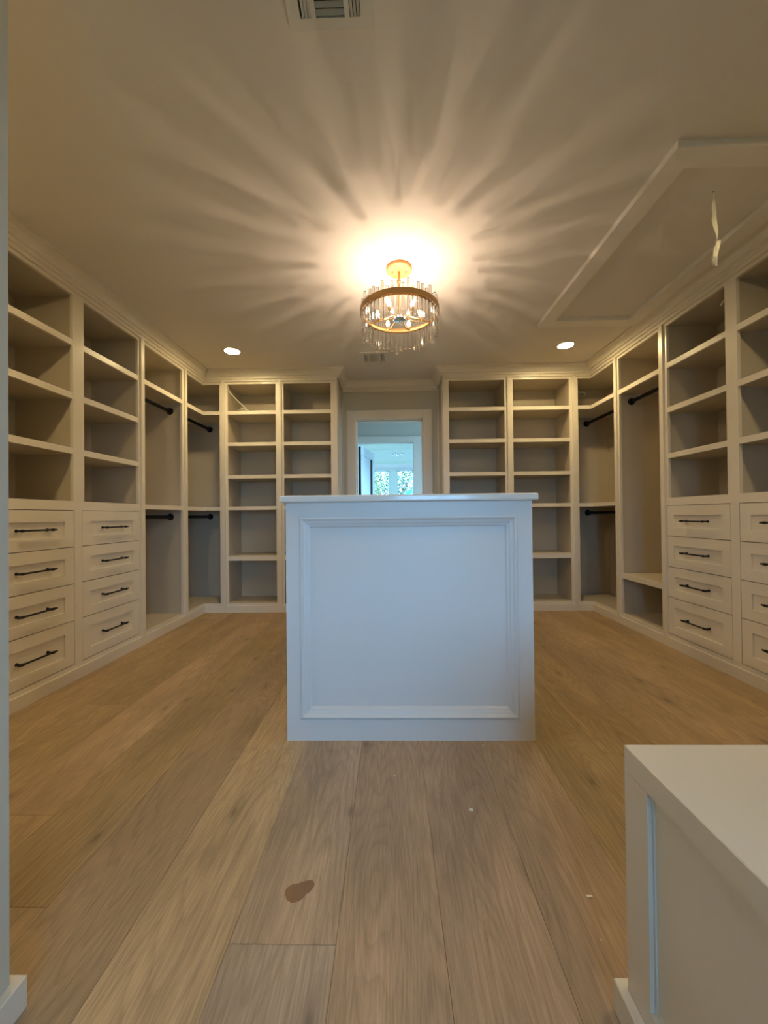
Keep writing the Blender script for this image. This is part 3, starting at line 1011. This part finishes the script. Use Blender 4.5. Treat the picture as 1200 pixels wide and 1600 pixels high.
def leafbox(mb, u0, u1, v0, v1, z0, z1):
    vs = []
    for z in (z0, z1):
        for (u, v) in ((u0, v0), (u1, v0), (u1, v1), (u0, v1)):
            vs.append((-0.495 + u * cos(A) + v * sin(A), 5.775 + u * sin(A) - v * cos(A), z))
    return mb.add(vs, [(0, 3, 2, 1), (4, 5, 6, 7), (0, 1, 5, 4), (1, 2, 6, 5), (2, 3, 7, 6), (3, 0, 4, 7)])


e = MB()
leafbox(e, 0.012, 0.12, 0, LT, 0.01, LH)
leafbox(e, LW - 0.11, LW, 0, LT, 0.01, LH)
leafbox(e, 0.12, LW - 0.11, 0, LT, 0.01, 0.22)
leafbox(e, 0.12, LW - 0.11, 0, LT, LH - 0.13, LH)
e.build('door_frame_rails', DOORP, leaf)
leafbox(MB(), 0.12, LW - 0.11, 0.012, LT - 0.012, 0.22, LH - 0.13).build('door_panel', DOORP, leaf)
leafbox(MB(), 0.0, 0.012, 0, LT, 0.01, LH - 0.02).build('hinge_gap_shade', DARK, leaf)  # dark strip standing in for the shaded gap at the hinges
leafbox(MB(), LW - 0.20, LW - 0.11, LT - 0.012, LT - 0.004, 0.22, LH - 0.13).build('dark_panel_strip', DARK, leaf)  # dark strip laid on the panel beside the outer stile
for z in (0.25, 1.05, 1.80):
    leafbox(MB(), 0.0, 0.03, LT, LT + 0.004, z, z + 0.09).build('hinge', CHROME, leaf)

# far room: walls, tray ceiling, windows
def side_wall(x0, x1, y0, y1, wa, wb, h, hz):
    return MB().box(x0, x1, y0, wa, 0, h).box(x0, x1, wb, y1, 0, h).box(x0, x1, wa, wb, 0, 0.3).box(x0, x1, wa, wb, hz, h)



struct('wall_far_room', side_wall(-4.1, -4.0, 5.76, 11.3, 7.6, 9.4, 2.9, 2.0).box(4.0, 4.1, 5.76, 7.6, 0, 2.9).box(4.0, 4.1, 9.4, 11.3, 0, 2.9).box(4.0, 4.1, 7.6, 9.4, 0, 0.3).box(4.0, 4.1, 7.6, 9.4, 2.0, 2.9), WALLP)  # side openings are unseen, added to brighten the far room
TC = 2.75
tr = MB().box(-4.0, 4.0, 5.76, 6.5, CE, TC + 0.1).box(-4.0, 4.0, 10.5, 11.3, CE, TC + 0.1).box(-4.0, -3.2, 6.5, 10.5, CE, TC + 0.1).box(3.2, 4.0, 6.5, 10.5, CE, TC + 0.1).box(-3.2, 3.2, 6.5, 10.5, TC, TC + 0.1)
struct('ceiling_far_room', tr, PALE)
wz0, wz1 = 0.55, 2.27
wins = [(-3.0, -1.6), (-0.511, -0.044), (0.161, 0.646), (1.7, 3.1)]  # outermost two are unseen, added to let in more daylight
wl = MB()
edges = [-4.0] + [q for w2 in wins for q in w2] + [4.0]
for i in range(0, len(edges), 2):
    wl.box(edges[i], edges[i + 1], 11.2, 11.35, 0, CE)
for a, b in wins:
    wl.box(a, b, 11.2, 11.35, 0, wz0).box(a, b, 11.2, 11.35, wz1, CE)
struct('wall_windows', wl, PALE)
struct('trim_9', MB().add([(x, y, z) for x in (-4, 4) for (y, z) in ((11.2, 2.33), (11.18, 2.33), (11.17, 2.35), (11.10, 2.42), (11.10, 2.43), (11.2, 2.43))],
                          [(0, 1, 2, 3, 4, 5), (11, 10, 9, 8, 7, 6)] + [(i, (i + 1) % 6, (i + 1) % 6 + 6, i + 6) for i in range(6)]), WHITE)
for i, (a, b) in enumerate(wins):
    w = MB()
    w.box(a - 0.01, b + 0.01, 11.17, 11.20, wz1 - 0.01, wz1 + 0.05).box(a - 0.04, b + 0.04, 11.14, 11.20, wz0 - 0.03, wz0)
    t_ = 0.03
    w.box(a, a + t_, 11.23, 11.28, wz0, wz1).box(b - t_, b, 11.23, 11.28, wz0, wz1).box(a, b, 11.23, 11.28, wz0, wz0 + t_).box(a, b, 11.23, 11.28, wz1 - t_, wz1)
    o = struct('window_%d' % (i + 2), w, WHITE)
    MB().box(a + t_, b - t_, 11.235, 11.265, 1.775, 1.797).build('muntin', WHITE, o)
    MB().box(a + t_, b - t_, 11.235, 11.265, 1.20, 1.222).build('muntin', WHITE, o)
    MB().box(a + t_, b - t_, 11.249, 11.252, wz0 + t_, wz1 - t_).build('glass_pane', PANE, o)

# small branching ceiling fixture in the far room
fx, fy = 0.155, 8.5
root = thing('ceiling_fixture', 'small white branching ceiling fixture hanging in the far room', 'ceiling light', (fx, fy, TC))
MB().lathe([(0, TC), (0.06, TC), (0.055, TC - 0.03), (0, TC - 0.035)], fx, fy, 20).build('canopy', WHITE, root)
MB().tube([(fx, fy, TC - 0.03), (fx, fy, 2.36)], 0.007, 8).build('stem', WHITE, root)
for k in range(5):
    a = 2 * pi * k / 5 + 0.4
    ar = MB().tube([(fx, fy, 2.37), (fx + 0.05 * cos(a), fy + 0.05 * sin(a), 2.31), (fx + 0.11 * cos(a), fy + 0.11 * sin(a), 2.29)], 0.006, 8).build('arm', WHITE, root)
    MB().lathe([(0, 2.275), (0.022, 2.28), (0.028, 2.30), (0.018, 2.325), (0, 2.33)], fx + 0.115 * cos(a), fy + 0.115 * sin(a), 12).build('lamp_shade', CHROME, ar, smooth=True)

# outdoors
struct('ground', MB().box(-30, 30, 11.5, 45, -0.35, -0.25).box(-30, 30, -30, -1.9, -0.35, -0.25), GRASS)
rt_ = random.Random(21)
for i, (tx, ty, tz, cr, ch, lm, lab) in enumerate(((-1.50, 15.2, 2.1, 1.2, 1.9, LEAF, 'bright green leafy tree outside the left far window'), (0.5, 18.6, 2.6, 1.5, 2.2, LEAF2, 'darker green tree between the two far windows'),
                                                   (2.35, 16.6, 2.1, 1.1, 1.9, LEAF, 'bright green leafy tree outside the right far window'), (0.60, 13.6, 0.55, 0.75, 0.8, LEAF, 'low light green bush under the far windows'))):
    root = thing('leafy_tree' if i < 3 else 'leafy_bush', lab, 'tree' if i < 3 else 'bush', (tx, ty, -0.25))
    tk = MB().tube([(tx, ty, -0.25), (tx + 0.05, ty, tz * 0.5), (tx, ty, tz)], [0.09, 0.06, 0.03], 8)
    for k in range(6):
        a = 2 * pi * k / 6
        tk.tube([(tx, ty, tz * 0.45 + 0.1 * k), (tx + 0.5 * cr * cos(a), ty + 0.5 * cr * sin(a), tz + 0.1 * k)], [0.035, 0.012], 6)
    tk.build('trunk', BARK, root, smooth=True)
    lf = MB()
    for k in range(3200 if i < 3 else 900):
        while True:
            p = Vector((rt_.uniform(-1, 1), rt_.uniform(-1, 1), rt_.uniform(-1, 1)))
            if p.length < 1:
                break
        p = Vector((tx + p.x * cr, ty + p.y * cr, tz + p.z * ch))
        if p.z < -0.2:
            continue
        u = Vector((rt_.gauss(0, 1), rt_.gauss(0, 1), rt_.gauss(0, 1))).normalized()
        w = u.orthogonal().normalized()
        s = rt_.uniform(0.06, 0.12)
        lf.add([p - u * s, p + w * s * 0.45, p + u * s, p - w * s * 0.45], [(0, 1, 2, 3)])
    lf.build('foliage', lm, root)['kind'] = 'stuff'
root = thing('patio_umbrella', 'teal patio umbrella outside the right far window', 'umbrella', (0.72, 15.0, -0.25))
MB().tube([(0.72, 15.0, -0.25), (0.72, 15.0, 1.98)], 0.02, 10).build('pole', WHITE, root)
vs = [(0.72, 15.0, 1.98)] + [(0.72 + 0.36 * cos(2 * pi * k / 8), 15.0 + 0.36 * sin(2 * pi * k / 8), 1.68) for k in range(8)] + [(0.72, 15.0, 1.965)] + [(0.72 + 0.35 * cos(2 * pi * k / 8), 15.0 + 0.35 * sin(2 * pi * k / 8), 1.672) for k in range(8)]
fs = [(0, 1 + k, 1 + (k + 1) % 8) for k in range(8)] + [(9, 10 + (k + 1) % 8, 10 + k) for k in range(8)] + [(1 + k, 10 + k, 10 + (k + 1) % 8, 1 + (k + 1) % 8) for k in range(8)]
MB().add(vs, fs).build('canopy', TEAL, root)
